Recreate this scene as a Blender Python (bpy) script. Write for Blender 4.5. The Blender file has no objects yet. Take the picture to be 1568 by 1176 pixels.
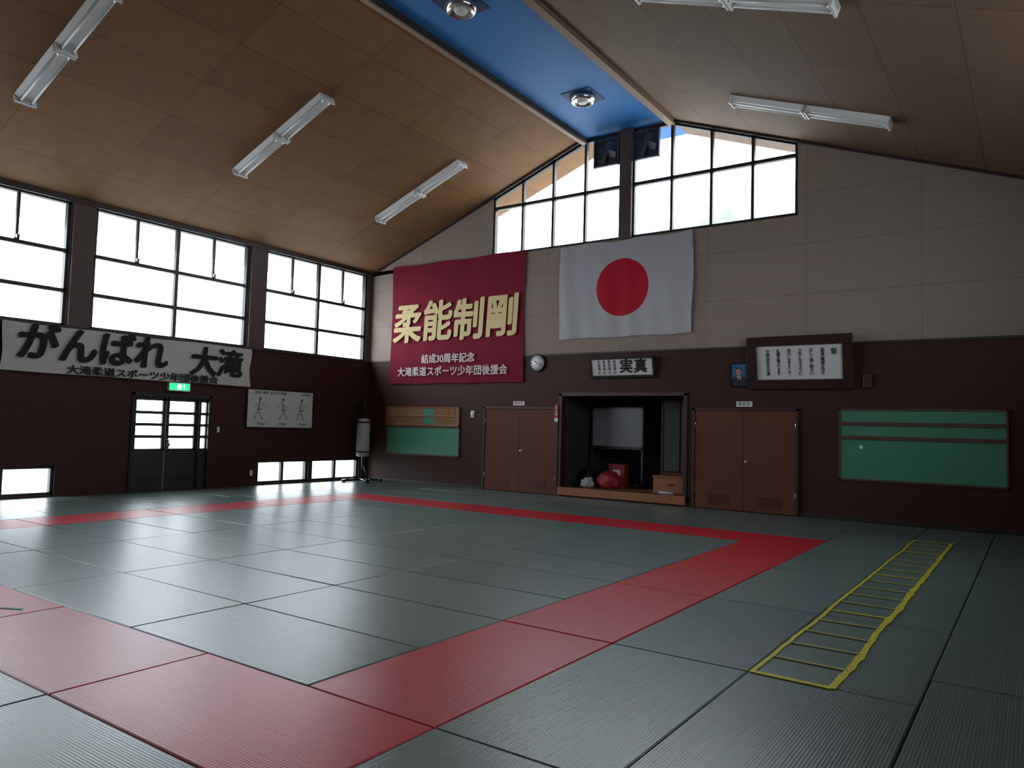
import bpy, bmesh, math, random
from mathutils import Vector, Matrix, noise
random.seed(7)
S=bpy.context.scene
try:
    S.view_settings.view_transform='Standard'
    S.view_settings.look='None'
except Exception: pass
PI=math.pi

# ------------------------------------------------------------------ materials
def mat_base(name):
    m=bpy.data.materials.new(name); m.use_nodes=True
    nt=m.node_tree; b=nt.nodes['Principled BSDF']
    return m,nt,b
def simple(name,col,rough=0.6,metal=0,spec=0.5,var=0.0,vscale=8,bump=0,bscale=40,emit=0):
    m,nt,b=mat_base(name)
    b.inputs['Roughness'].default_value=rough
    b.inputs['Metallic'].default_value=metal
    b.inputs['Specular IOR Level'].default_value=spec
    b.inputs['Base Color'].default_value=(*col,1)
    if var or bump: tc=nt.nodes.new('ShaderNodeTexCoord')
    if var:
        n=nt.nodes.new('ShaderNodeTexNoise'); n.inputs['Scale'].default_value=vscale; n.inputs['Detail'].default_value=3
        nt.links.new(tc.outputs['Object'],n.inputs['Vector'])
        mx=nt.nodes.new('ShaderNodeMixRGB')
        mx.inputs[1].default_value=(*[c*(1-var) for c in col],1)
        mx.inputs[2].default_value=(*[min(1,c*(1+var)) for c in col],1)
        nt.links.new(n.outputs['Fac'],mx.inputs[0]); nt.links.new(mx.outputs[0],b.inputs['Base Color'])
    if bump:
        n2=nt.nodes.new('ShaderNodeTexNoise'); n2.inputs['Scale'].default_value=bscale
        nt.links.new(tc.outputs['Object'],n2.inputs['Vector'])
        bp=nt.nodes.new('ShaderNodeBump'); bp.inputs['Strength'].default_value=bump; bp.inputs['Distance'].default_value=0.01
        nt.links.new(n2.outputs['Fac'],bp.inputs['Height']); nt.links.new(bp.outputs[0],b.inputs['Normal'])
    if emit:
        b.inputs['Emission Color'].default_value=(*col,1); b.inputs['Emission Strength'].default_value=emit
    return m
def M(nt,op,a,b=None):
    n=nt.nodes.new('ShaderNodeMath'); n.operation=op
    for i,v in enumerate((a,b)):
        if v is None: continue
        if isinstance(v,(int,float)): n.inputs[i].default_value=v
        else: nt.links.new(v,n.inputs[i])
    return n.outputs[0]
def panel(name,col,axes,gw=0.008,gdark=0.45,rough=0.6,var=0.12,panelvar=0.1,grain=(1,1,1),gscale=6,spec=0.4):
    m,nt,b=mat_base(name); L=nt.links
    b.inputs['Roughness'].default_value=rough; b.inputs['Specular IOR Level'].default_value=spec
    tc=nt.nodes.new('ShaderNodeTexCoord'); sp=nt.nodes.new('ShaderNodeSeparateXYZ'); L.new(tc.outputs['Object'],sp.inputs[0])
    g=None; cells=[]
    for ax,pitch,off in axes:
        v=M(nt,'DIVIDE',M(nt,'SUBTRACT',sp.outputs[ax],off),pitch)
        fr=M(nt,'FRACT',v); cells.append(M(nt,'FLOOR',v))
        k=M(nt,'LESS_THAN',M(nt,'MINIMUM',fr,M(nt,'SUBTRACT',1.0,fr)),gw/pitch)
        g=k if g is None else M(nt,'MAXIMUM',g,k)
    cb=nt.nodes.new('ShaderNodeCombineXYZ')
    for i,c in enumerate(cells[:3]): L.new(c,cb.inputs[i])
    wn=nt.nodes.new('ShaderNodeTexWhiteNoise'); wn.noise_dimensions='3D'; L.new(cb.outputs[0],wn.inputs[0])
    mp=nt.nodes.new('ShaderNodeMapping'); mp.inputs['Scale'].default_value=grain; L.new(tc.outputs['Object'],mp.inputs[0])
    n=nt.nodes.new('ShaderNodeTexNoise'); n.inputs['Scale'].default_value=gscale; n.inputs['Detail'].default_value=4; L.new(mp.outputs[0],n.inputs['Vector'])
    f=M(nt,'ADD',M(nt,'MULTIPLY',M(nt,'SUBTRACT',n.outputs['Fac'],0.5),var*3),1.0)
    f=M(nt,'ADD',f,M(nt,'MULTIPLY',M(nt,'SUBTRACT',wn.outputs['Value'],0.5),panelvar*2))
    f=M(nt,'MULTIPLY',f,M(nt,'SUBTRACT',1.0,M(nt,'MULTIPLY',g,1-gdark)))
    vm=nt.nodes.new('ShaderNodeVectorMath'); vm.operation='SCALE'; vm.inputs[0].default_value=col; L.new(f,vm.inputs['Scale'])
    L.new(vm.outputs[0],b.inputs['Base Color'])
    return m
def mat_mat(name,col,rough=0.33):
    """vinyl judo mat with fine woven ribs running along each mat (uv in metres)"""
    m,nt,b=mat_base(name); L=nt.links
    uv=nt.nodes.new('ShaderNodeUVMap'); sp=nt.nodes.new('ShaderNodeSeparateXYZ'); L.new(uv.outputs[0],sp.inputs[0])
    geo=nt.nodes.new('ShaderNodeNewGeometry')
    tc=nt.nodes.new('ShaderNodeTexCoord')
    n=nt.nodes.new('ShaderNodeTexNoise'); n.inputs['Scale'].default_value=0.7; n.inputs['Detail'].default_value=2; L.new(tc.outputs['Object'],n.inputs['Vector'])
    mp=nt.nodes.new('ShaderNodeMapping'); mp.inputs['Scale'].default_value=(60,1.6,1); L.new(uv.outputs[0],mp.inputs[0])
    n2=nt.nodes.new('ShaderNodeTexNoise'); n2.inputs['Scale'].default_value=1; n2.inputs['Detail'].default_value=2; L.new(mp.outputs[0],n2.inputs['Vector'])
    f=M(nt,'ADD',0.80,M(nt,'MULTIPLY',n.outputs['Fac'],0.12))
    f=M(nt,'ADD',f,M(nt,'MULTIPLY',geo.outputs['Random Per Island'],0.18))
    f=M(nt,'ADD',f,M(nt,'MULTIPLY',M(nt,'SUBTRACT',n2.outputs['Fac'],0.5),0.50))
    vm=nt.nodes.new('ShaderNodeVectorMath'); vm.operation='SCALE'; vm.inputs[0].default_value=col; L.new(f,vm.inputs['Scale'])
    L.new(vm.outputs[0],b.inputs['Base Color'])
    rib=M(nt,'SINE',M(nt,'MULTIPLY',sp.outputs[0],2*PI/0.016))
    h=M(nt,'ADD',M(nt,'MULTIPLY',rib,0.3),M(nt,'MULTIPLY',n2.outputs['Fac'],1.0))
    bp=nt.nodes.new('ShaderNodeBump'); bp.inputs['Strength'].default_value=0.38; bp.inputs['Distance'].default_value=0.002
    L.new(h,bp.inputs['Height']); L.new(bp.outputs[0],b.inputs['Normal'])
    b.inputs['Roughness'].default_value=rough
    b.inputs['Specular IOR Level'].default_value=0.65
    return m

WAIN=panel('wainscot_wood',(0.054,0.020,0.014),[(2,0.105,0.0)],gw=0.005,gdark=0.65,rough=0.6,var=0.08,panelvar=0.04,grain=(1,1,6),gscale=2,spec=0.25)
UPW=panel('upper_wall_board',(0.310,0.248,0.210),[(0,1.85,-0.07),(2,0.925,3.07)],gw=0.007,gdark=0.74,rough=0.8,var=0.04,panelvar=0.02,spec=0.2)
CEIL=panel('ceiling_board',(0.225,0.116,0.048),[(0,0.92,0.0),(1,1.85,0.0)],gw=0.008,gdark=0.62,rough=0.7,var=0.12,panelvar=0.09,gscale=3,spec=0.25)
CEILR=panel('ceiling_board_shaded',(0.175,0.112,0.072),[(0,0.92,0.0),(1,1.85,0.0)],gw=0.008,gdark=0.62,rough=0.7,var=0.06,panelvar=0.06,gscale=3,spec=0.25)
BLUE=simple('blue_ceiling_paint',(0.008,0.150,0.44),0.6)
BLUED=simple('blue_recess',(0.006,0.045,0.13),0.6)
PILL=simple('pillar_wood',(0.085,0.055,0.045),0.6,var=0.15,vscale=5)
TRIM=simple('dark_trim',(0.03,0.018,0.014),0.55)
TRIML=simple('pale_wood_trim',(0.26,0.17,0.11),0.6,var=0.1)
ALU=simple('bronze_window_frame',(0.03,0.026,0.025),0.45,metal=0.3)
DOORW=simple('door_wood',(0.140,0.047,0.026),0.6,spec=0.25,var=0.18,vscale=2.5)
DOORF=simple('door_frame_wood',(0.05,0.018,0.013),0.5)
STEEL=simple('dark_steel_door',(0.05,0.045,0.045),0.4,metal=0.3)
CHROME=simple('chrome',(0.8,0.8,0.82),0.18,metal=1)
WHITE=simple('white_enamel',(0.80,0.80,0.80),0.4)
TUBE=simple('lamp_tube',(0.85,0.86,0.85),0.25)
PAPER=simple('paper',(0.66,0.65,0.64),0.8)
BLACK=simple('black_lacquer',(0.012,0.011,0.012),0.3)
BLACKM=simple('black_ink',(0.01,0.01,0.012),0.8)
BRONZE=simple('dark_wood_frame',(0.035,0.014,0.012),0.35,var=0.2)
GREEN=simple('chalkboard_green',(0.07,0.27,0.17),0.35,var=0.06,vscale=3)
GREEND=simple('board_rail_wood',(0.10,0.045,0.03),0.5)
REDC=simple('banner_red_cloth',(0.20,0.014,0.034),0.85,var=0.14,vscale=1.2,bump=0.15,bscale=300,spec=0.15)
GOLD=simple('banner_gold',(0.74,0.58,0.28),0.7)
WTXT=simple('banner_white',(0.72,0.64,0.62),0.8)
CLOTHW=simple('white_cloth',(0.62,0.61,0.57),0.85,var=0.07,vscale=2,bump=0.15,bscale=250,spec=0.1)
YEL=simple('yellow_tape',(0.66,0.58,0.02),0.5,var=0.15,vscale=20)
YELT=simple('yellow_tape_thin',(0.42,0.40,0.10),0.5,var=0.15,vscale=20)
MATG=mat_mat('mat_green',(0.150,0.215,0.200),0.31)
MATR=mat_mat('mat_red',(0.58,0.007,0.022),0.35)
MATB=simple('mat_base',(0.03,0.03,0.03),0.9)
VINYL=simple('bag_vinyl',(0.42,0.43,0.42),0.45,var=0.08)
WOODL=simple('light_wood',(0.36,0.20,0.09),0.55,var=0.2,vscale=10)
WOODO=simple('orange_wood',(0.32,0.12,0.045),0.5,var=0.15)
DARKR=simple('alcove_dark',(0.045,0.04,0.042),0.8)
FANG=simple('fan_grey_blue',(0.07,0.085,0.11),0.5,metal=0.3)

# ------------------------------------------------------------------ builder
class MB:
    def __init__(s,name,mats,parent=None):
        s.name=name; s.mats=mats; s.bm=bmesh.new(); s.parent=parent
    def _fin(s,verts,mi,mat=None):
        if mat is not None: bmesh.ops.transform(s.bm,matrix=mat,verts=verts)
        fs=set()
        for v in verts: fs.update(v.link_faces)
        for f in fs: f.material_index=mi
        return fs
    def box(s,x0,x1,y0,y1,z0,z1,mi=0,mat=None):
        if x1<x0:x0,x1=x1,x0
        if y1<y0:y0,y1=y1,y0
        if z1<z0:z0,z1=z1,z0
        r=bmesh.ops.create_cube(s.bm,size=1)
        v=r['verts']
        bmesh.ops.scale(s.bm,vec=(x1-x0,y1-y0,z1-z0),verts=v)
        bmesh.ops.translate(s.bm,vec=((x0+x1)/2,(y0+y1)/2,(z0+z1)/2),verts=v)
        return s._fin(v,mi,mat)
    def cyl(s,p0,p1,r0,r1=None,seg=16,mi=0,smooth=True):
        r1=r0 if r1 is None else r1
        p0=Vector(p0);p1=Vector(p1);d=p1-p0
        r=bmesh.ops.create_cone(s.bm,cap_ends=True,segments=seg,radius1=r0,radius2=r1,depth=d.length)
        q=d.to_track_quat('Z','Y').to_matrix().to_4x4()
        fs=s._fin(r['verts'],mi,Matrix.Translation((p0+p1)/2)@q)
        if smooth:
            for f in fs:
                if len(f.verts)==4: f.smooth=True
        return fs
    def sphere(s,c,r,sc=(1,1,1),mi=0,seg=20,fn=None):
        q=bmesh.ops.create_uvsphere(s.bm,u_segments=seg,v_segments=seg//2+2,radius=r)
        if fn:
            for v in q['verts']: v.co=fn(v.co)
        fs=s._fin(q['verts'],mi,Matrix.Translation(c)@Matrix.Diagonal((*sc,1)))
        for f in fs: f.smooth=True
    def poly(s,pts,th,mi=0):
        th=Vector(th)
        a=[s.bm.verts.new(p) for p in pts]; b=[s.bm.verts.new(Vector(p)+th) for p in pts]
        fs=[s.bm.faces.new(a),s.bm.faces.new(b[::-1])]
        n=len(a)
        for i in range(n): fs.append(s.bm.faces.new([a[i],b[i],b[(i+1)%n],a[(i+1)%n]]))
        for f in fs: f.material_index=mi
        return fs
    def lathe(s,prof,c,mi=0,seg=28,mat=None):
        rings=[]
        for r,z in prof:
            rings.append([s.bm.verts.new((r*math.cos(2*PI*i/seg),r*math.sin(2*PI*i/seg),z)) for i in range(seg)])
        fs=[]
        for a,b in zip(rings,rings[1:]):
            for i in range(seg):
                fs.append(s.bm.faces.new([a[i],a[(i+1)%seg],b[(i+1)%seg],b[i]]))
        fs.append(s.bm.faces.new(rings[0][::-1])); fs.append(s.bm.faces.new(rings[-1]))
        vs=[v for r in rings for v in r]
        bmesh.ops.transform(s.bm,matrix=Matrix.Translation(c)@(mat or Matrix.Identity(4)),verts=vs)
        for f in fs: f.material_index=mi; f.smooth=len(f.verts)==4
    def done(s,bevel=0,loc=None,rot=None):
        bmesh.ops.recalc_face_normals(s.bm,faces=s.bm.faces)
        me=bpy.data.meshes.new(s.name); s.bm.to_mesh(me); s.bm.free()
        for m in s.mats: me.materials.append(m)
        o=bpy.data.objects.new(s.name,me); S.collection.objects.link(o)
        if s.parent: o.parent=s.parent
        if loc: o.location=loc
        if rot: o.rotation_euler=rot
        if bevel:
            b=o.modifiers.new('bevel','BEVEL'); b.width=bevel; b.segments=2; b.limit_method='ANGLE'
        return o
def empty(name,loc=(0,0,0),rot=(0,0,0)):
    o=bpy.data.objects.new(name,None); o.location=loc; o.rotation_euler=rot; o.empty_display_size=0.2
    S.collection.objects.link(o); return o
def text(body,mat,loc,size,parent=None,rot=(PI/2,0,0),sx=1,sy=1,bold=0,name='lettering',ls=1.0,cs=1.0,shear=0.0):
    """flat painted lettering; 'bold' thickens strokes with a slanted elliptical nib (mesh copies of the glyph)"""
    c=bpy.data.curves.new(name,'FONT'); c.body=body; c.size=size; c.align_x='CENTER'; c.align_y='CENTER'
    c.space_line=ls; c.space_character=cs; c.shear=shear; c.materials.append(mat)
    o=bpy.data.objects.new(name,c); S.collection.objects.link(o)
    if bold:
        bpy.context.view_layer.update()
        dg=bpy.context.evaluated_depsgraph_get(); me=bpy.data.meshes.new_from_object(o.evaluated_get(dg))
        bpy.data.objects.remove(o)
        vs=[v.co.copy() for v in me.vertices]; fs=[tuple(p.vertices) for p in me.polygons]; bpy.data.meshes.remove(me)
        V=[];F=[]
        offs=[(0,0)]+[(math.cos(k*PI/5),math.sin(k*PI/5)) for k in range(10)]
        ca,sa=math.cos(0.5),math.sin(0.5)
        for k,(a,b) in enumerate(offs):
            a*=bold*1.35; b*=bold*0.8
            dx,dy=a*ca-b*sa,a*sa+b*ca; n0=len(V)
            V+=[(v.x+dx,v.y+dy,0.00015*k) for v in vs]; F+=[tuple(i+n0 for i in f) for f in fs]
        me=bpy.data.meshes.new(name); me.from_pydata(V,[],F); me.update(); me.materials.append(mat)
        o=bpy.data.objects.new(name,me); S.collection.objects.link(o)
    else:
        c.extrude=0.001
    o.location=loc; o.rotation_euler=rot; o.scale=(sx,sy,1)
    if parent: o.parent=parent
    return o
BK=(PI/2,0,0); LF=(PI/2,0,PI/2)

# ------------------------------------------------------------------ room dims
XL,XR=0.0,15.6; YB,YF=0.0,-17.6
RX0,RX1,RZ=6.37,8.37,7.80; SL=0.374
def roof(x):
    if x<RX0: return RZ-SL*(RX0-x)
    if x>RX1: return RZ-SL*(x-RX1)
    return RZ
WZ=3.07

def emit(mb,axis,c0,c1,u0,u1,v0,v1,mi):
    if axis=='x': mb.box(c0,c1,u0,u1,v0,v1,mi)
    else: mb.box(u0,u1,c0,c1,v0,v1,mi)
def wallgrid(mb,axis,c0,c1,u0,u1,v0,v1,holes,cutsv,matf):
    us=sorted(set([u0,u1]+[h[0] for h in holes]+[h[1] for h in holes])); vs=sorted(set([v0,v1]+list(cutsv)+[h[2] for h in holes]+[h[3] for h in holes]))
    us=[u for u in us if u0<=u<=u1]; vs=[v for v in vs if v0<=v<=v1]
    for a,b in zip(vs,vs[1:]):
        run=None; mv=(a+b)/2
        for c,d in zip(us,us[1:]):
            mu=(c+d)/2
            if any(h[0]<mu<h[1] and h[2]<mv<h[3] for h in holes):
                if run: emit(mb,axis,c0,c1,run[0],run[1],a,b,matf(mv)); run=None
            else:
                run=[c,d] if not run else [run[0],d]
        if run: emit(mb,axis,c0,c1,run[0],run[1],a,b,matf(mv))

# floor slab
f=MB('floor',[MATB]); f.box(XL-0.2,XR+0.2,YF-0.2,YB+0.2,-0.25,-0.045); f.done()

# --- mats
def mats(name,mat,rects):
    bm=bmesh.new(); uvl=bm.loops.layers.uv.new('UVMap')
    for (x0,x1,y0,y1) in rects:
        g=0.005; long_x=(x1-x0)>(y1-y0)
        dz=[random.uniform(-0.003,0.0) for _ in range(4)]
        a=[(x0+g,y0+g),(x1-g,y0+g),(x1-g,y1-g),(x0+g,y1-g)]
        e=0.006
        bt=[bm.verts.new((x,y,-0.045)) for x,y in a]
        md=[bm.verts.new((x,y,-0.006+dz[i])) for i,(x,y) in enumerate(a)]
        cx,cy=(x0+x1)/2,(y0+y1)/2
        tp=[bm.verts.new((x+(e if x<cx else -e),y+(e if y<cy else -e),dz[i])) for i,(x,y) in enumerate(a)]
        fs=[bm.faces.new(tp)]
        for i in range(4):
            j=(i+1)%4
            fs.append(bm.faces.new([bt[i],bt[j],md[j],md[i]])); fs.append(bm.faces.new([md[i],md[j],tp[j],tp[i]]))
        for fc in fs:
            for l in fc.loops:
                c=l.vert.co
                l[uvl].uv=(c.y,c.x) if long_x else (c.x,c.y)
    me=bpy.data.meshes.new(name); bm.to_mesh(me); bm.free(); me.materials.append(mat)
    o=bpy.data.objects.new(name,me); S.collection.objects.link(o); return o
W,Lm=0.925,1.85
xi0,xi1=3.70,11.10; yi0,yi1=-11.17,-3.77
red=[];grn=[]
for k in range(5):
    red.append((2.775+Lm*k,2.775+Lm*(k+1),yi1,yi1+W)); red.append((2.775+Lm*k,2.775+Lm*(k+1),yi0-W,yi0))
for k in range(4):
    red.append((xi1,xi1+W,yi0+Lm*k,yi0+Lm*(k+1))); red.append((xi0-W,xi0,yi0+Lm*k,yi0+Lm*(k+1)))
for i in range(4):
    for j in range(8):
        grn.append((xi0+Lm*i,xi0+Lm*(i+1),yi0+W*j,yi0+W*(j+1)))
for c,x0 in enumerate([xi1+W,xi1+2*W,xi1+3*W]):
    off=[0,-0.925*0.0,0.55][c]
    y=yi0-4*Lm+off
    while y<-0.08:
        grn.append((x0,x0+W,max(y,YF+0.02),min(y+Lm,-0.02)));y+=Lm
grn.append((14.80,XR-0.01,-17.5,-9.0)); grn.append((14.80,XR-0.01,-9.0,-0.02))
for c in range(3):
    y=yi0-4*Lm+0.3*c
    while y<-0.08:
        x0=0.035 if c==0 else 0.925*c
        grn.append((x0,0.925*(c+1),max(y,YF+0.02),min(y+Lm,-0.02)));y+=Lm
for j in range(3):
    y0=yi1+W*(1+j); y1=min(y0+W,-0.02) if j<2 else -0.02
    x=2.775
    while x<12.0:
        x1=min(x+Lm,12.025); grn.append((x,x1,y0,y1)); x=x1
for j in range(6):
    y1=yi0-W*(1+j); y0=max(y1-W,YF+0.02); x=2.775+(0.9 if j%2 else 0)
    if j%2: grn.append((2.775,x,y0,y1))
    while x<12.0:
        x1=min(x+Lm,12.025); grn.append((x,x1,y0,y1)); x=x1
grn=[r for r in grn if r[1]-r[0]>0.05 and r[3]-r[2]>0.05]
mats('tatami_mats',MATG,grn); mats('red_tatami_border',MATR,red)

# ------------------------------------------------------------------ back wall
wb=MB('wall_back',[WAIN,UPW])
wallgrid(wb,'y',0.0,0.22,-0.2,XR+0.2,-0.2,5.46,[(5.93,8.77,0.20,2.18)],[WZ],lambda v:0 if v<WZ else 1)
wb.poly([(-0.2,0,5.46),(3.92,0,5.46),(3.92,0,roof(3.92)),(-0.2,0,roof(-0.2))],(0,0.22,0),1)
wb.poly([(10.88,0,5.46),(XR+0.2,0,5.46),(XR+0.2,0,roof(XR+0.2)),(10.88,0,roof(10.88))],(0,0.22,0),1)
wb.done()
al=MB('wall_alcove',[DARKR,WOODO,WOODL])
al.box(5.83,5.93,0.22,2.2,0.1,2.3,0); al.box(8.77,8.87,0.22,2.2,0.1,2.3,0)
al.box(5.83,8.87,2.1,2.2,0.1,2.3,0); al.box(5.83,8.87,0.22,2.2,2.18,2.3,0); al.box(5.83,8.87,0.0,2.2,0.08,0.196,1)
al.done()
tr=MB('trim_alcove',[DOORF,WOODO])
tr.box(5.88,5.96,-0.03,0.0,0.0,2.22,0); tr.box(8.74,8.82,-0.03,0.0,0.0,2.22,0); tr.box(5.88,8.82,-0.03,0.0,2.16,2.24,0)
tr.box(5.90,8.80,-0.06,0.0,0.03,0.20,1); tr.done(0.004)
tr=MB('trim_wainscot_cap',[TRIM]); tr.box(0,XR,-0.02,0.0,WZ-0.02,WZ+0.02); tr.done()
tr=MB('baseboard_back',[TRIM]); tr.box(0,3.8,-0.015,0,0,0.07); tr.box(10.95,XR,-0.015,0,0,0.07); tr.done()

def gable_frames(name,cols,z0,zt,x0,x1):
    w=MB(name,[ALU]); t=0.055
    for c in cols:
        xx0,xx1=c-t/2,c+t/2
        w.poly([(xx0,0.03,z0),(xx1,0.03,z0),(xx1,0.03,roof(xx1)-0.02),(xx0,0.03,roof(xx0)-0.02)],(0,0.09,0),0)
    for a,b in zip(cols,cols[1:]):
        w.box(a,b,0.03,0.12,z0,z0+0.06); w.box(a,b,0.03,0.12,zt-0.035,zt+0.035)
        w.poly([(a,0.03,roof(a)-0.09),(b,0.03,roof(b)-0.09),(b,0.03,roof(b)-0.01),(a,0.03,roof(a)-0.01)],(0,0.09,0),0)
    return w.done()
gable_frames('window_1',[3.95,4.75,5.57,6.39,7.25],5.46,6.60,3.94,7.23)
gable_frames('window_2',[7.55,8.40,9.23,10.04,10.85],5.46,6.60,7.56,10.86)
tr=MB('trim_gable_post',[PILL]); tr.box(7.26,7.54,-0.05,0.15,5.44,7.79); tr.done()
for fx in (6.93,7.85):
    v=MB('ventilation_fan',[STEEL,FANG]); cz=7.38; r=0.30
    v.box(fx-r,fx+r,0.0,0.02,cz-r,cz+r,0)
    v.box(fx-r,fx+r,-0.05,0.02,cz+r-0.03,cz+r,1);v.box(fx-r,fx+r,-0.05,0.02,cz-r,cz-r+0.03,1)
    v.box(fx-r,fx-r+0.03,-0.05,0.02,cz-r,cz+r,1);v.box(fx+r-0.03,fx+r,-0.05,0.02,cz-r,cz+r,1)
    v.cyl((fx,0.0,cz),(fx,-0.06,cz),0.06,0.05,mi=1)
    for k in range(4):
        a=k*PI/2+0.4
        R=Matrix.Translation((fx,-0.03,cz))@Matrix.Rotation(a,4,'Y')@Matrix.Rotation(0.45,4,'X')
        v.box(0.04,0.24,-0.006,0.006,-0.07,0.07,1,R)
    v.done()

# ------------------------------------------------------------------ left wall
wl=MB('wall_left',[WAIN,PILL])
upb=[(-3.34,-0.18),(-7.16,-3.80),(-10.97,-7.60),(-14.80,-11.42)]
low=[(-3.34,-1.90),(-1.79,-0.25),(-10.97,-7.62),(-14.80,-11.42)]
ZT=5.37
holes=[(a,b,WZ,ZT) for a,b in upb]+[(a,b,0.03,0.55) for a,b in low]+[(-6.30,-4.58,0.0,1.95)]
wallgrid(wl,'x',-0.2,0.0,YF-0.2,YB,-0.2,5.42,holes,[WZ],lambda v:0 if v<WZ else 1)
wl.done()
for i,(a,b) in enumerate([(-3.80,-3.34),(-7.60,-7.16),(-11.42,-10.97)]):
    t=MB('trim_pillar_%d'%(i+1),[PILL]); t.box(-0.02,0.05,a+0.03,b-0.03,WZ,ZT); t.done(0.005)
t=MB('trim_eave',[TRIM]); t.box(0,0.06,YF,YB,5.35,5.44); t.box(0,0.04,YF,YB,WZ-0.03,WZ+0.01); t.done()
def side_window(name,a,b,z0,z1,rows,x,sub=True,latch=True,nx=2):
    w=MB(name,[ALU,BLACK]); s=0.05
    w.box(x-0.1,x,a,a+s,z0,z1); w.box(x-0.1,x,b-s,b,z0,z1); w.box(x-0.1,x,a,b,z0,z0+s); w.box(x-0.1,x,a,b,z1-s,z1)
    for k in range(1,nx):
        m=a+(b-a)*k/nx; w.box(x-0.09,x-0.01,m-0.035,m+0.035,z0,z1)
    for r in rows: w.box(x-0.09,x,a,b,r-0.035,r+0.035)
    if sub:
        zz=rows[0]
        for k in range(2):
            c=a+(b-a)*(2*k+1)/4; w.box(x-0.08,x-0.03,c-0.022,c+0.022,zz,z1)
            if latch:
                w.box(x-0.03,x+0.03,c-0.02,c+0.02,zz+0.03,zz+0.12,1); w.box(x-0.03,x+0.02,c-0.06,c+0.02,zz+0.03,zz+0.055,1)
    return w.done()
n=3
for a,b in upb:
    side_window('window_%d'%n,a,b,WZ,ZT,[4.45,3.72],-0.03); n+=1
for a,b in low:
    side_window('window_%d'%n,a,b,0.03,0.55,[],-0.05,sub=False,nx=2 if b-a<2 else 4); n+=1

d=MB('door_1',[STEEL,CHROME,ALU])
d.box(-0.12,0.03,-6.30,-6.24,0,1.95,2); d.box(-0.12,0.03,-4.64,-4.58,0,1.95,2); d.box(-0.12,0.03,-6.30,-4.58,1.88,1.95,2)
d.box(-0.12,0.02,-4.86,-4.81,0,1.9,2)
def leaf(y0,y1,st):
    d.box(-0.09,-0.04,y0,y1,0.0,0.84); d.box(-0.09,-0.04,y0,y1,1.80,1.90)
    d.box(-0.09,-0.04,y0,y0+st,0.8,1.85); d.box(-0.09,-0.04,y1-st,y1,0.8,1.85)
    for k in range(1,4):
        z=0.84+k*0.24; d.box(-0.095,-0.035,y0+st,y1-st,z-0.03,z+0.03)
    if y1-y0>0.4:
        for k in range(5): d.box(-0.04,-0.025,y0+0.14,y1-0.14,0.12+k*0.04,0.14+k*0.04,2)
leaf(-6.24,-5.56,0.07); leaf(-5.55,-4.86,0.07); leaf(-4.81,-4.64,0.02)
d.cyl((-0.04,-5.50,0.92),(0.02,-5.50,0.92),0.03,mi=1); d.box(-0.04,-0.03,-5.53,-5.47,0.82,1.02,1)
d.done(0.003)
EXG=simple('exit_sign_green',(0.02,0.75,0.22),0.5,emit=1.6); EXW=simple('exit_sign_white',(0.8,1,0.85),0.5,emit=1.8)
e=MB('exit_sign',[WHITE,EXG,EXW])
e.box(0.0,0.08,-5.60,-5.13,2.01,2.185,0); e.box(0.08,0.084,-5.58,-5.15,2.03,2.165,1)
e.box(0.084,0.086,-5.42,-5.33,2.045,2.15,2); e.sphere((0.086,-5.27,2.145),0.012,(0.3,1,1),2)
e.poly([(0.084,-5.31,2.12),(0.084,-5.28,2.07),(0.084,-5.24,2.05),(0.084,-5.24,2.07),(0.084,-5.26,2.09),(0.084,-5.25,2.13)],(0.002,0,0),2)
e.done(0.002)

# ------------------------------------------------------------------ other walls
wr=MB('wall_right',[WAIN,UPW])
rw_added=[(-7.16,-3.80),(-10.97,-7.60)]  # out-of-view window openings, added to bring in daylight from the right
ZR=4.95
wallgrid(wr,'x',XR,XR+0.2,YF-0.2,YB,-0.2,roof(XR),[(a,b,WZ,ZR) for a,b in rw_added],[WZ],lambda v:0 if v<WZ else 1); wr.done()
for a,b in rw_added:
    side_window('window_%d'%n,a,b,WZ,ZR,[4.2,3.6],XR+0.13); n+=1
wf=MB('wall_front',[WAIN,UPW])
wallgrid(wf,'y',YF-0.2,YF,XL,XR,-0.2,5.0,[],[WZ],lambda v:0 if v<WZ else 1)
wf.poly([(0,YF,5.0),(XR,YF,5.0),(XR,YF,roof(XR)),(RX1,YF,RZ),(RX0,YF,RZ),(0,YF,roof(0))],(0,-0.2,0),1)
wf.done()

# ------------------------------------------------------------------ ceiling
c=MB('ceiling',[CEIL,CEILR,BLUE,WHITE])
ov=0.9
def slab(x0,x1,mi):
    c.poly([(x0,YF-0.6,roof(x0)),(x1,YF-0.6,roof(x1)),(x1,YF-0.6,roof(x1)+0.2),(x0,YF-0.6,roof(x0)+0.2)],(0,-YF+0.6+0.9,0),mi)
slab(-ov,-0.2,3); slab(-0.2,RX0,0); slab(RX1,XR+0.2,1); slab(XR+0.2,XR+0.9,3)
c.box(RX0-0.1,RX1+0.1,YF-0.6,0.9,RZ+0.0,RZ+0.2,2)
c.done()
t=MB('trim_ridge_left',[TRIML,TRIM]); t.box(RX0-0.06,RX0+0.04,YF,-0.0,RZ-0.13,RZ-0.02,0); t.box(RX0+0.04,RX0+0.06,YF,-0.0,RZ-0.10,RZ+0.0,1); t.done()
t=MB('trim_ridge_right',[TRIML,TRIM]); t.box(RX1-0.04,RX1+0.10,YF,-0.0,RZ-0.13,RZ-0.02,0); t.box(RX1-0.06,RX1-0.04,YF,-0.0,RZ-0.10,RZ+0.0,1); t.done()
t=MB('trim_gable_rake',[TRIM])
for a,b in ((0.0,RX0),(RX1,XR)):
    t.poly([(a,-0.05,roof(a)-0.05),(b,-0.05,roof(b)-0.05),(b,-0.05,roof(b)),(a,-0.05,roof(a))],(0,0.05,0),0)
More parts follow.
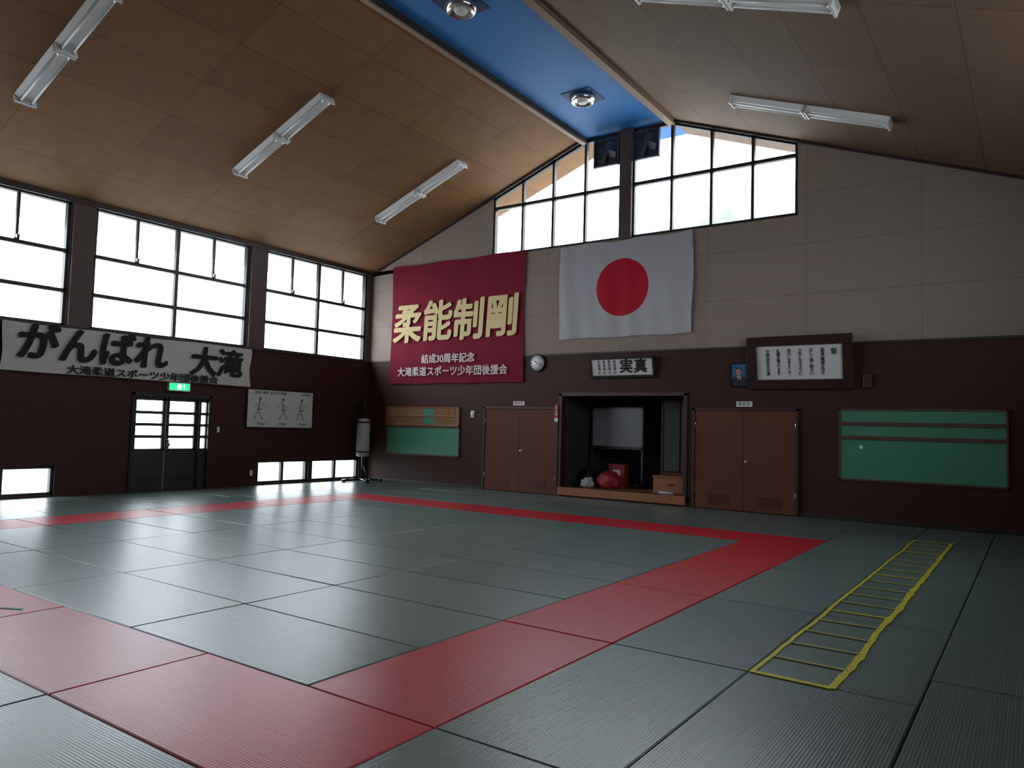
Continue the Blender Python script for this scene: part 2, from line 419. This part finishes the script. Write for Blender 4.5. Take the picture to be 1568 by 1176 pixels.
t.done()

def fixture(xa,xb,y):
    za,zb=roof(xa),roof(xb); L=math.hypot(xb-xa,zb-za); ang=math.atan2(zb-za,xb-xa)
    o=MB('fluorescent_ceiling_light',[WHITE,TUBE,CHROME]); h=L/2
    for sg in (-1,1):
        a,b=(sg*0.01,sg*h) if sg>0 else (-h,-0.01)
        lo,hi=min(a,b),max(a,b)
        o.poly([(lo,-0.15,0),(lo,0.15,0),(lo,0.10,-0.075),(lo,-0.10,-0.075)],(hi-lo,0,0),0)
        o.box(lo,lo+0.03,-0.15,0.15,-0.125,0,0); o.box(hi-0.03,hi,-0.15,0.15,-0.125,0,0)
        for yy in (-0.075,0.075):
            o.cyl((lo+0.03,yy,-0.10),(hi-0.03,yy,-0.10),0.017,mi=1,seg=12)
            o.cyl((lo+0.03,yy,-0.10),(lo+0.06,yy,-0.10),0.018,mi=2,seg=12); o.cyl((hi-0.06,yy,-0.10),(hi-0.03,yy,-0.10),0.018,mi=2,seg=12)
    return o.done(loc=((xa+xb)/2,y,(za+zb)/2),rot=(0,-ang,0))
for y in (-1.85,-5.57,-9.27,-12.97):
    fixture(2.04,4.45,y); fixture(10.29,12.70,y)
for y in (-1.85,-5.55,-9.25,-12.95):
    d=MB('recessed_downlight',[BLUED,CHROME,TUBE,BLUE]); r=0.31
    d.box(7.37-r,7.37+r,y-r,y+r,RZ-0.012,RZ,0)
    d.lathe([(0.24,0),(0.25,-0.02),(0.24,-0.07),(0.21,-0.11),(0.20,-0.11),(0.16,-0.06)],(7.37,y,RZ-0.012),1)
    d.lathe([(0.001,-0.10),(0.07,-0.13),(0.10,-0.10),(0.11,-0.06)],(7.37,y,RZ-0.012),2)
    d.done()

# ------------------------------------------------------------------ cloths
def cloth(name,mat,u0,u1,v0,v1,plane_,off,parent,amp=0.012,sag=0.03,seed=0,nu=70,nv=50,edge=0.02):
    bm=bmesh.new(); g=[]
    for j in range(nv+1):
        row=[]
        for i in range(nu+1):
            s,t=i/nu,j/nv
            u=u0+(u1-u0)*s; v=v0+(v1-v0)*t
            v+= sag*(math.sin(s*PI*5+seed)*0.4-0.3*math.sin(s*PI))*(t if t>0.5 else 0.5)*(1 if t>0.98 or t<0.02 else t)
            u+= edge*math.sin(t*PI*2+seed)*(1 if s>0.99 else (-0.6 if s<0.01 else 0))
            w=off+amp*(noise.noise(Vector((s*7+seed,t*1.6,seed)))+0.6*noise.noise(Vector((s*3,t*5+seed,2)))+0.35*math.sin(s*40+3*t+seed)*(1-t*0.6))
            row.append(bm.verts.new((w,u,v) if plane_=='x' else (u,-w,v)))
        g.append(row)
    for j in range(nv):
        for i in range(nu):
            f=bm.faces.new([g[j][i],g[j][i+1],g[j+1][i+1],g[j+1][i]]); f.smooth=True
    me=bpy.data.meshes.new(name); bm.to_mesh(me); bm.free(); me.materials.append(mat)
    o=bpy.data.objects.new(name,me); S.collection.objects.link(o); o.parent=parent; return o
P=empty('red_judo_banner')
cloth('cloth',REDC,0.79,4.91,2.48,5.50,'y',0.04,P,seed=1.3,amp=0.013)
for i,ch in enumerate('柔能制剛'):
    text(ch,GOLD,(1.36+i*0.98,-0.080,3.93+[0,0.02,0,0.03][i]),1.0,P,BK,0.97,1.04,bold=0.026,name='character_%d'%(i+1),shear=0.06)
text('結成30周年記念',WTXT,(2.72,-0.080,3.07),0.24,P,BK,1,1,bold=0.005,name='subtitle')
text('大滝柔道スポーツ少年団後援会',WTXT,(2.80,-0.080,2.76),0.245,P,BK,1,1,bold=0.005,name='sponsor_line')
m,nt,b=mat_base('flag_cloth')
tc=nt.nodes.new('ShaderNodeTexCoord'); sp=nt.nodes.new('ShaderNodeSeparateXYZ'); nt.links.new(tc.outputs['Object'],sp.inputs[0])
dx=M(nt,'SUBTRACT',sp.outputs[0],7.36); dz=M(nt,'SUBTRACT',sp.outputs[2],4.43)
rr=M(nt,'SQRT',M(nt,'ADD',M(nt,'MULTIPLY',dx,dx),M(nt,'MULTIPLY',dz,dz)))
mk=M(nt,'LESS_THAN',rr,0.605)
mx=nt.nodes.new('ShaderNodeMixRGB'); mx.inputs[1].default_value=(0.44,0.44,0.45,1); mx.inputs[2].default_value=(0.46,0.010,0.028,1)
nt.links.new(mk,mx.inputs[0]); nt.links.new(mx.outputs[0],b.inputs['Base Color']); b.inputs['Roughness'].default_value=0.75; b.inputs['Specular IOR Level'].default_value=0.2
FLAG=m
P=empty('japanese_flag')
cloth('cloth',FLAG,5.84,8.90,3.40,5.44,'y',0.04,P,seed=4.1,amp=0.022,sag=0.05)
P=empty('white_supporter_banner')
cloth('cloth',CLOTHW,-8.62,-3.71,2.20,3.04,'x',0.082,P,seed=2.2,amp=0.010,sag=0.02)
text('がんばれ',BLACKM,(0.12,-7.05,2.68),0.72,P,LF,0.95,0.95,bold=0.026,name='slogan',shear=0.05)
text('大滝',BLACKM,(0.12,-4.56,2.62),0.62,P,LF,1.0,1.0,bold=0.022,name='club_name',shear=0.05)
text('大滝柔道スポーツ少年団後援会',BLACKM,(0.12,-6.05,2.275),0.20,P,LF,1.09,0.85,bold=0.006,name='sponsor_line')

# ------------------------------------------------------------------ wall items
P=empty('judo_technique_poster')
q=MB('frame',[BLACK,PAPER],P); q.box(0,0.03,-3.74,-1.84,1.27,2.19,0); q.box(0.03,0.034,-3.70,-1.88,1.31,2.15,1); q.done(0.003)
text('柔道の基本  技と形の図解',BLACKM,(0.038,-3.1,2.09),0.075,P,LF,name='heading'); text('全日本柔道',BLACKM,(0.038,-2.1,2.09),0.06,P,LF,name='heading_right')
INK=simple('ink_grey',(0.12,0.12,0.12),0.8)
g=MB('drawn_figures',[INK,PAPER],P)
for k,cy in enumerate((-3.35,-2.78,-2.18)):
    def P2(y,z): return (0.035,cy+y,1.70+z)
    sg=1 if k%2 else -1
    g.cyl((0.034,cy+sg*0.03,1.95),(0.04,cy+sg*0.03,1.95),0.035,seg=14,mi=0)
    for a,b,w in (((sg*.02,.2),(sg*.06,0),.05),((sg*.06,0),(sg*-.05,-.22),.035),((sg*.06,0),(sg*.16,-.2),.035),((sg*.02,.16),(sg*.16,.06),.024),((sg*.16,.06),(sg*.08,.14),.02),((sg*.02,.16),(sg*-.12,.1),.024)):
        g.cyl(P2(*a),P2(*b),w*0.55,w*0.45,seg=8,mi=0)
        g.cyl((P2(*a)[0]+0.008,)+P2(*a)[1:],(P2(*b)[0]+0.008,)+P2(*b)[1:],w*0.45,w*0.36,seg=8,mi=1)
    g.box(0.034,0.07,cy+sg*0.05-0.05,cy+sg*0.05+0.05,1.70,1.72,0)
g.done()
for k in range(3): text('・技の要点を学ぶ\n・正しい姿勢で',BLACKM,(0.038,-3.35+k*0.59,1.38),0.032,P,LF,name='caption_%d'%(k+1))

q=MB('light_switch_plate',[WHITE]); q.box(0,0.012,-4.42,-4.36,1.18,1.30); q.box(0.012,0.018,-4.40,-4.38,1.21,1.27); q.done(0.002)
q=MB('wall_outlet',[WHITE]); q.box(0,0.012,-3.55,-3.48,0.22,0.34); q.box(0.012,0.016,-3.53,-3.50,0.25,0.31); q.done(0.002)

q=MB('wall_clock',[BLACK,WHITE,BLACKM]); cx,cz=5.30,2.90
RX=Matrix.Rotation(PI/2,4,'X')
q.lathe([(0.17,0),(0.20,0.0),(0.20,0.045),(0.18,0.055),(0.165,0.04)],(cx,0,cz),0,40,RX)
q.lathe([(0.001,0.042),(0.165,0.042),(0.165,0.046),(0.001,0.047)],(cx,0,cz),1,40,RX)
for k in range(12):
    a=k*PI/6; R=Matrix.Translation((cx,-0.05,cz))@Matrix.Rotation(a,4,'Y'); q.box(-0.006,0.006,-0.002,0.002,0.125,0.15,2,R)
q.box(-0.006,0.006,-0.003,0.003,-0.01,0.09,2,Matrix.Translation((cx,-0.053,cz))@Matrix.Rotation(-1.1,4,'Y'))
q.box(-0.004,0.004,-0.003,0.003,-0.01,0.13,2,Matrix.Translation((cx,-0.056,cz))@Matrix.Rotation(2.0,4,'Y'))
q.done()

def frame(name,x0,x1,z0,z1,tilt,bw,mat_,depth=0.04):
    P=empty(name,((x0+x1)/2,-0.02,z0),(tilt,0,0)); w=(x1-x0)/2; h=(z1-z0)
    q=MB('frame',[mat_,PAPER],P)
    q.box(-w,w,-depth,0,0,bw); q.box(-w,w,-depth,0,h-bw,h); q.box(-w,-w+bw,-depth,0,bw,h-bw); q.box(w-bw,w,-depth,0,bw,h-bw)
    q.box(-w+bw,w-bw,-0.012,-0.002,bw,h-bw,1); q.done(0.006); return P,w,h
P,w,h=frame('calligraphy_plaque',6.66,8.15,2.54,2.98,0.22,0.05,BLACK)
text('実',BLACKM,(0.10,-0.018,h/2),0.30,P,BK,1,1,bold=0.009,name='character_1',shear=0.08); text('真',BLACKM,(0.42,-0.018,h/2),0.30,P,BK,1,1,bold=0.009,name='character_2',shear=0.08)
for k in range(4): text('柔\n道\n場\n心',BLACKM,(-0.52+k*0.12,-0.016,h/2),0.075,P,BK,name='column_%d'%(k+1))
P,w,h=frame('framed_calligraphy',10.02,11.84,2.28,3.24,0.16,0.17,BRONZE,0.06)
cols=['誓','柔道の精神を守り','正しく強く明るい','少年となるように','努力しますそして','礼儀を重んじます','平成元年吉日大滝']
for k,cc in enumerate(cols):
    text('\n'.join(cc),BLACKM,(0.60-k*0.19,-0.016,h/2+(0.17 if k==0 else 0.0)),0.072 if k else 0.12,P,BK,name='column_%d'%(k+1),bold=0.0015,ls=0.82)
P=empty('framed_portrait',(9.84,-0.015,2.33),(0.12,0,0))
PB=simple('portrait_backdrop',(0.03,0.14,0.30),0.6); SK=simple('portrait_skin',(0.45,0.26,0.18),0.6); SU=simple('portrait_suit',(0.02,0.022,0.03),0.6)
q=MB('frame',[BLACK,PB,SK,SU,WHITE,BLACKM],P); w,h,bw=0.17,0.45,0.025
q.box(-w,w,-0.03,0,0,bw);q.box(-w,w,-0.03,0,h-bw,h);q.box(-w,-w+bw,-0.03,0,bw,h-bw);q.box(w-bw,w,-0.03,0,bw,h-bw)
q.box(-w+bw,w-bw,-0.01,0,bw,h-bw,1)
q.poly([(-0.14,-0.012,0.03),(0.14,-0.012,0.03),(0.135,-0.012,0.12),(0.10,-0.012,0.17),(0.04,-0.012,0.20),(-0.04,-0.012,0.20),(-0.10,-0.012,0.17),(-0.135,-0.012,0.12)],(0,-0.002,0),3)
q.poly([(-0.04,-0.0145,0.20),(0.0,-0.0145,0.07),(0.04,-0.0145,0.20)],(0,-0.001,0),4)
q.poly([(-0.010,-0.016,0.185),(-0.013,-0.016,0.09),(0,-0.016,0.075),(0.013,-0.016,0.09),(0.010,-0.016,0.185)],(0,-0.001,0),5)
q.box(-0.028,0.028,-0.016,-0.014,0.185,0.23,2)
q.sphere((0,-0.014,0.29),0.062,(0.95,0.12,1.22),5); q.sphere((0,-0.018,0.275),0.056,(0.95,0.12,1.15),2)
q.sphere((-0.055,-0.014,0.275),0.012,(0.6,0.3,1.2),2);q.sphere((0.055,-0.014,0.275),0.012,(0.6,0.3,1.2),2)
for ex in (-0.02,0.02): q.box(ex-0.008,ex+0.008,-0.0265,-0.024,0.283,0.289,5); q.box(ex-0.011,ex+0.011,-0.0265,-0.024,0.298,0.302,5)
q.box(-0.014,0.014,-0.0265,-0.023,0.243,0.247,5); q.box(-0.004,0.004,-0.029,-0.024,0.262,0.282,2)
q.done()
q=MB('wall_bracket',[DOORF]); q.box(11.98,12.12,-0.07,0,2.28,2.52); q.done(0.01)  # plain box for the small brown bracket

P=empty('name_tag_rack')
q=MB('rack',[WOODO,WOODL,BLACKM,GREEN],P)
x0,x1,z0,z1=0.70,3.11,1.43,1.90
q.box(x0,x1,-0.02,0,z0,z1,0)
for z in (z0,1.655,z1-0.02): q.box(x0,x1,-0.05,-0.0,z,z+0.02,0)
for x in (x0,x1-0.02): q.box(x,x+0.02,-0.05,0,z0,z1,0)
x=x0+0.04
while x<x1-0.08:
    for r,z in enumerate((z0+0.025,1.68)):
        if 1.95<x<2.28 and r==0 or (2.0<x<2.25):
            continue
        if r==1 and x>2.75 and random.random()<0.3: continue
        q.box(x,x+0.052,-0.032,-0.02,z,z+0.185+random.uniform(-.006,.004),1)
        for j in range(4): q.box(x+0.014,x+0.038,-0.0335,-0.032,z+0.03+j*0.035,z+0.05+j*0.035,2)
    x+=0.06
q.box(1.98,2.30,-0.034,-0.02,1.46,1.86,3)
q.done()
def board(name,x0,x1,z0,z1,rails):
    q=MB(name,[GREEND,GREEN,WHITE]); b=0.035
    q.box(x0,x1,-0.03,0,z0,z0+b);q.box(x0,x1,-0.03,0,z1-b,z1);q.box(x0,x0+b,-0.03,0,z0,z1);q.box(x1-b,x1,-0.03,0,z0,z1)
    q.box(x0+b,x1-b,-0.012,0,z0+b,z1-b,1)
    for r in rails: q.box(x0,x1,-0.035,0,r-0.032,r+0.032)
    return q
board('chalkboard',0.70,3.13,0.70,1.425,[]).done(0.003)
q=board('chalkboard',11.58,14.06,0.69,1.93,[1.67,1.43])
q.box(11.92,11.97,-0.02,-0.012,1.24,1.30,2)
q.done(0.003)
q=MB('thermostat_dial',[WHITE,CHROME]); q.lathe([(0.055,0),(0.055,0.02),(0.045,0.03)],(3.49,0,1.74),0,24,RX); q.box(3.44,3.54,-0.012,0,1.66,1.82,0); q.lathe([(0.02,0.03),(0.02,0.045)],(3.49,0,1.74),1,16,RX); q.done()

def ddoor(name,x0,x1,zt):
    q=MB(name,[DOORF,DOORW,CHROME,BLACK]); xm=(x0+x1)/2; f=0.05
    q.box(x0,x0+f,-0.05,0,0,zt); q.box(x1-f,x1,-0.05,0,0,zt); q.box(x0,x1,-0.05,0,zt-f,zt)
    for a,b,vx in ((x0+f+0.004,xm-0.003,0),(xm+0.003,x1-f-0.004,1)):
        q.box(a,b,-0.03,0,0.012,zt-f-0.004,1)
        vw=0.44; vc=(a+b)/2
        q.box(vc-vw/2,vc+vw/2,-0.036,-0.03,0.10,0.30,1)
        for j in range(7): q.box(vc-vw/2+0.02,vc+vw/2-0.02,-0.042,-0.036,0.115+j*0.026,0.127+j*0.026,0)
        for hz in (0.3,1.55):
            hx=a if vx==0 else b; q.cyl((hx,-0.034,hz),(hx,-0.034,hz+0.1),0.008,mi=2,seg=8)
    q.cyl((xm+0.06,-0.03,0.93),(xm+0.06,-0.05,0.93),0.012,mi=2); q.sphere((xm+0.06,-0.07,0.93),0.028,mi=2); q.cyl((xm+0.06,-0.03,0.93),(xm+0.06,-0.034,0.93),0.035,mi=2)
    return q.done(0.003)
ddoor('door_2',3.84,5.88,1.92); ddoor('door_3',8.93,10.92,1.92)
for xx in (4.81,9.93):
    P=empty('room_name_sign'); q=MB('plate',[WHITE],P); q.box(xx-0.15,xx+0.15,-0.012,0,1.95,2.05); q.done(0.002); text('更衣室',BLACKM,(xx,-0.015,2.0),0.075,P,BK,cs=1.1)
P=empty('fire_extinguisher_sign'); q=MB('plate',[simple('sign_red',(0.55,0.03,0.02),0.5),WHITE],P); q.box(5.80,5.88,-0.06,-0.052,1.68,1.98); q.box(5.80,5.88,-0.06,-0.052,1.60,1.68,1); q.done(); text('消\n火\n器',WTXT,(5.84,-0.063,1.83),0.07,P,BK)

# ------------------------------------------------------------------ alcove contents
WBD=simple('whiteboard_surface',(0.30,0.31,0.33),0.3)
DKM=simple('dark_metal_stand',(0.10,0.10,0.105),0.45,metal=0.5)
q=MB('whiteboard_on_stand',[DKM,WBD,BLACK])
x0,x1,y=6.05,7.30,1.2
q.box(x0,x1,y,y+0.03,1.07,1.96,1)
for a,b,c_,d_ in ((x0-0.02,x1+0.02,1.94,1.97),(x0-0.02,x1+0.02,1.06,1.09)): q.box(a,b,y-0.01,y+0.04,c_,d_,0)
for xx in (x0-0.02,x1-0.02):
    q.box(xx,xx+0.04,y-0.01,y+0.04,0.28,1.97,0); q.box(xx,xx+0.04,y-0.3,y+0.3,0.25,0.29,0)
    for yy in (y-0.28,y+0.28): q.cyl((xx,yy,0.225),(xx+0.04,yy,0.225),0.028,mi=2,seg=12)
q.box(x0,x1,y-0.07,y,1.03,1.05,0)
q.done()
CG=simple('cupboard_glass',(0.10,0.11,0.11),0.08)
q=MB('glass_door_cabinet',[DOORW,CG,DARKR])
q.box(7.98,8.74,0.75,1.3,0.2,2.10,2); q.box(7.96,8.75,0.70,0.75,0.2,0.60,0); q.box(7.96,8.00,0.70,0.75,0.6,2.10,0); q.box(8.71,8.75,0.70,0.75,0.6,2.10,0); q.box(7.96,8.75,0.70,0.75,2.06,2.10,0); q.box(8.0,8.71,0.72,0.74,0.62,2.06,1); q.box(8.34,8.37,0.70,0.75,0.62,2.06,0)
q.done(0.004)
def bag(name,c,r,sc,mat,seed):
    q=MB(name,[mat])
    def fn(co):
        n_=co.normalized(); k=1+0.34*noise.noise(n_*2.2+Vector((seed,0,0)))+0.14*noise.noise(n_*5+Vector((seed,0,0)))
        co=co*k
        if co.z<-0.55*r: co.z=-0.55*r+(co.z+0.55*r)*0.08
        return co
    q.sphere((0,0,0),r,sc,0,36,fn)
    zmin=min(v.co.z for v in q.bm.verts)
    return q.done(loc=(c[0],c[1],0.198-zmin))
REDB=simple('red_nylon',(0.36,0.02,0.03),0.5,var=0.1); GRYB=simple('grey_plastic_bag',(0.50,0.50,0.52),0.5)
bag('red_sports_bag',(6.80,0.55),0.23,(1.2,0.8,0.95),REDB,3.1)
bag('white_carrier_bag',(6.42,0.35),0.15,(1.0,0.8,0.9),GRYB,7.7)
bag('black_sports_bag',(6.20,0.75),0.20,(0.8,0.9,1.2),BLACK,5.2)
q=MB('red_storage_box',[REDB,WHITE]); q.box(6.62,7.0,0.95,1.15,0.197,0.66,0); q.box(6.60,7.02,0.93,1.17,0.66,0.70,0); q.box(6.72,6.9,0.945,0.951,0.45,0.58,1); q.done(0.015)
q=MB('rolled_towel',[GRYB]); q.cyl((8.20,0.10,0.228),(8.50,0.07,0.228),0.028,0.03,seg=16); q.cyl((8.25,0.15,0.226),(8.45,0.17,0.226),0.026,seg=16); q.done()
q=MB('wooden_storage_box',[WOODO,DOORF]); q.box(8.0,8.72,0.25,0.60,0.197,0.52,0); q.box(7.98,8.74,0.23,0.62,0.52,0.55,0); q.box(8.3,8.45,0.24,0.25,0.36,0.39,1); q.done(0.006)

# ------------------------------------------------------------------ punching bag on stand
q=MB('punching_bag_stand',[BLACK,VINYL,CHROME])
bx,by=0.50,-0.62
q.lathe([(0.10,0.62),(0.155,0.64),(0.165,0.70),(0.165,1.50),(0.15,1.56),(0.08,1.58)],(bx,by,0),1)
for z in (0.72,1.46): q.lathe([(0.167,z),(0.170,z+0.005),(0.170,z+0.035),(0.167,z+0.04)],(bx,by,0),0)
for k in range(4):
    a=k*PI/2+0.3; q.cyl((bx+0.13*math.cos(a),by+0.13*math.sin(a),1.56),(bx,by,1.86),0.016,seg=8,mi=0)
q.cyl((bx,by,1.80),(bx,by,2.02),0.05,seg=12,mi=0)
px,py=bx-0.22,by+0.22
q.cyl((px,py,0.04),(px,py,2.05),0.03,mi=0); q.cyl((px,py,2.02),(bx,by,2.02),0.028,mi=0)
q.cyl((px-0.12,py-0.5,0.035),(px-0.12,py+0.25,0.035),0.028,mi=0); q.cyl((px-0.12,py-0.0,0.035),(bx+0.45,by-0.25,0.035),0.028,mi=0)
q.cyl((px,py,0.035),(bx+0.30,by+0.35,0.035),0.028,mi=0); q.cyl((px,py,0.035),(bx-0.05,by-0.55,0.035),0.028,mi=0)
q.cyl((px,py,0.5),(px+0.25,py-0.05,0.04),0.02,mi=0)
for p_ in ((bx+0.45,by-0.25),(bx+0.30,by+0.35),(bx-0.05,by-0.55)): q.cyl((p_[0],p_[1],0.004),(p_[0],p_[1],0.07),0.05,mi=0)
q.done()

# ------------------------------------------------------------------ agility ladder
q=MB('agility_ladder',[YEL,YELT])
y0,y1,xa,xb=-9.34,-1.85,12.98,13.44
def jit(y,s): return 0.02*noise.noise(Vector((y*1.1,s,0)))+0.008*noise.noise(Vector((y*5,s,1)))
N=120
for s,x in ((0,xa),(5,xb)):
    for i in range(N):
        ya,yb=y0+(y1-y0)*i/N,y0+(y1-y0)*(i+1)/N
        w=0.014 if s==0 else 0.018
        if s: w*=1+0.6*abs(noise.noise(Vector((ya*4,9,0))))*2
        A,B=x+jit(ya,s),x+jit(yb,s)
        q.poly([(A-w,ya,0.003),(A+w,ya,0.003),(B+w,yb,0.003),(B-w,yb,0.003)],(0,0,0.004),0)
k=0;y=y0+0.015
while y<=y1+0.01:
    A,B=xa+jit(y,0),xb+jit(y,5); w=0.014 if 0<k<18 else 0.022
    sk=random.uniform(-.02,.02)
    q.poly([(A,y-w,0.004),(B,y-w+sk,0.004),(B,y+w+sk,0.004),(A,y+w,0.004)],(0,0,0.004),1 if k%5 else 0)
    y+=0.41;k+=1
q.done()
TAPE=simple('green_tape',(0.02,0.33,0.22),0.5)
for a,b in (((7.60,-11.75),(8.20,-11.42)),((4.9,-1.8),(5.15,-1.55)),((9.3,-1.2),(9.6,-1.05)),((11.0,-1.6),(11.4,-1.2))):
    a=Vector((*a,0.003));b=Vector((*b,0.003));n_=(b-a).cross(Vector((0,0,1))).normalized()*0.014
    q=MB('green_floor_tape',[TAPE]); q.poly([a-n_,a+n_,b+n_,b-n_],(0,0,0.002)); q.done()

# ------------------------------------------------------------------ outside
GR=simple('outside_ground',(0.55,0.55,0.53),0.9)
q=MB('ground',[GR]); q.box(-60,70,-60,90,-0.5,-0.3); q.done()
LEAF=simple('leaves',(0.20,0.25,0.185),0.8,var=0.4,vscale=1.5)
BARK=simple('bark',(0.15,0.10,0.07),0.9)
def tree(x,y,h,r,seed):
    q=MB('tree',[LEAF,BARK]); q.cyl((0,0,-0.3),(0,0,h*0.6),0.35,0.15,mi=1)
    rn=random.Random(seed)
    for k in range(12):
        a=rn.uniform(0,2*PI); rr=rn.uniform(0,r*0.7); zz=rn.uniform(h*0.4,h-r*0.4)
        c=Vector((rr*math.cos(a),rr*math.sin(a),zz)); s=rn.uniform(0.4,0.6)*r
        q.sphere(c,s,(1,1,0.9),0,20,lambda co,s=s,c=c: co*(1+0.35*noise.noise((co+c)*1.1)+0.15*noise.noise((co+c)*3.2)))
    q.done(loc=(x,y,0))
for i,(x,y,h,r) in enumerate([(1.5,25,15.0,4.0),(-3,27,13,4.5),(5.5,24,14.0,3.6),(9,26,11.5,4),(-9,24,10,4),(13,28,12,4.5)]): tree(x,y,h,r,i)

# ------------------------------------------------------------------ light
w=bpy.data.worlds.new('overcast_sky'); S.world=w; w.use_nodes=True; bg=w.node_tree.nodes['Background']
bg.inputs[0].default_value=(0.84,0.92,1.0,1); bg.inputs[1].default_value=8.9
def portal(name,loc,rot,sx,sy):
    l=bpy.data.lights.new(name,'AREA'); l.shape='RECTANGLE'; l.size=sx; l.size_y=sy; l.cycles.is_portal=True
    o=bpy.data.objects.new(name,l); S.collection.objects.link(o); o.location=loc; o.rotation_euler=rot
portal('sky_portal',(-0.21,-7.49,(WZ+ZT)/2),(0,-PI/2,0),ZT-WZ,14.7)
portal('sky_portal',(XR+0.21,-7.39,(WZ+ZR)/2),(0,PI/2,0),ZR-WZ,7.2)
portal('sky_portal',(7.4,0.23,6.62),(-PI/2,0,0),7.0,2.35)

# ------------------------------------------------------------------ camera
f,yaw,pit,rol,cx,D=1148.58,-0.6112,0.0578,0.0263,14.4178,14.0101
fw=Vector((math.sin(yaw)*math.cos(pit),math.cos(yaw)*math.cos(pit),math.sin(pit)))
rt=fw.cross(Vector((0,0,1))).normalized(); up=rt.cross(fw)
r=rt*math.cos(rol)+up*math.sin(rol); u=-rt*math.sin(rol)+up*math.cos(rol)
cd=bpy.data.cameras.new('camera'); co=bpy.data.objects.new('camera',cd); S.collection.objects.link(co)
cd.sensor_width=36; cd.lens=f/1568*36; cd.clip_start=0.05; cd.clip_end=500
mt=Matrix((( r.x,u.x,-fw.x,cx),(r.y,u.y,-fw.y,-D),(r.z,u.z,-fw.z,1.45),(0,0,0,1)))
co.matrix_world=mt
S.camera=co
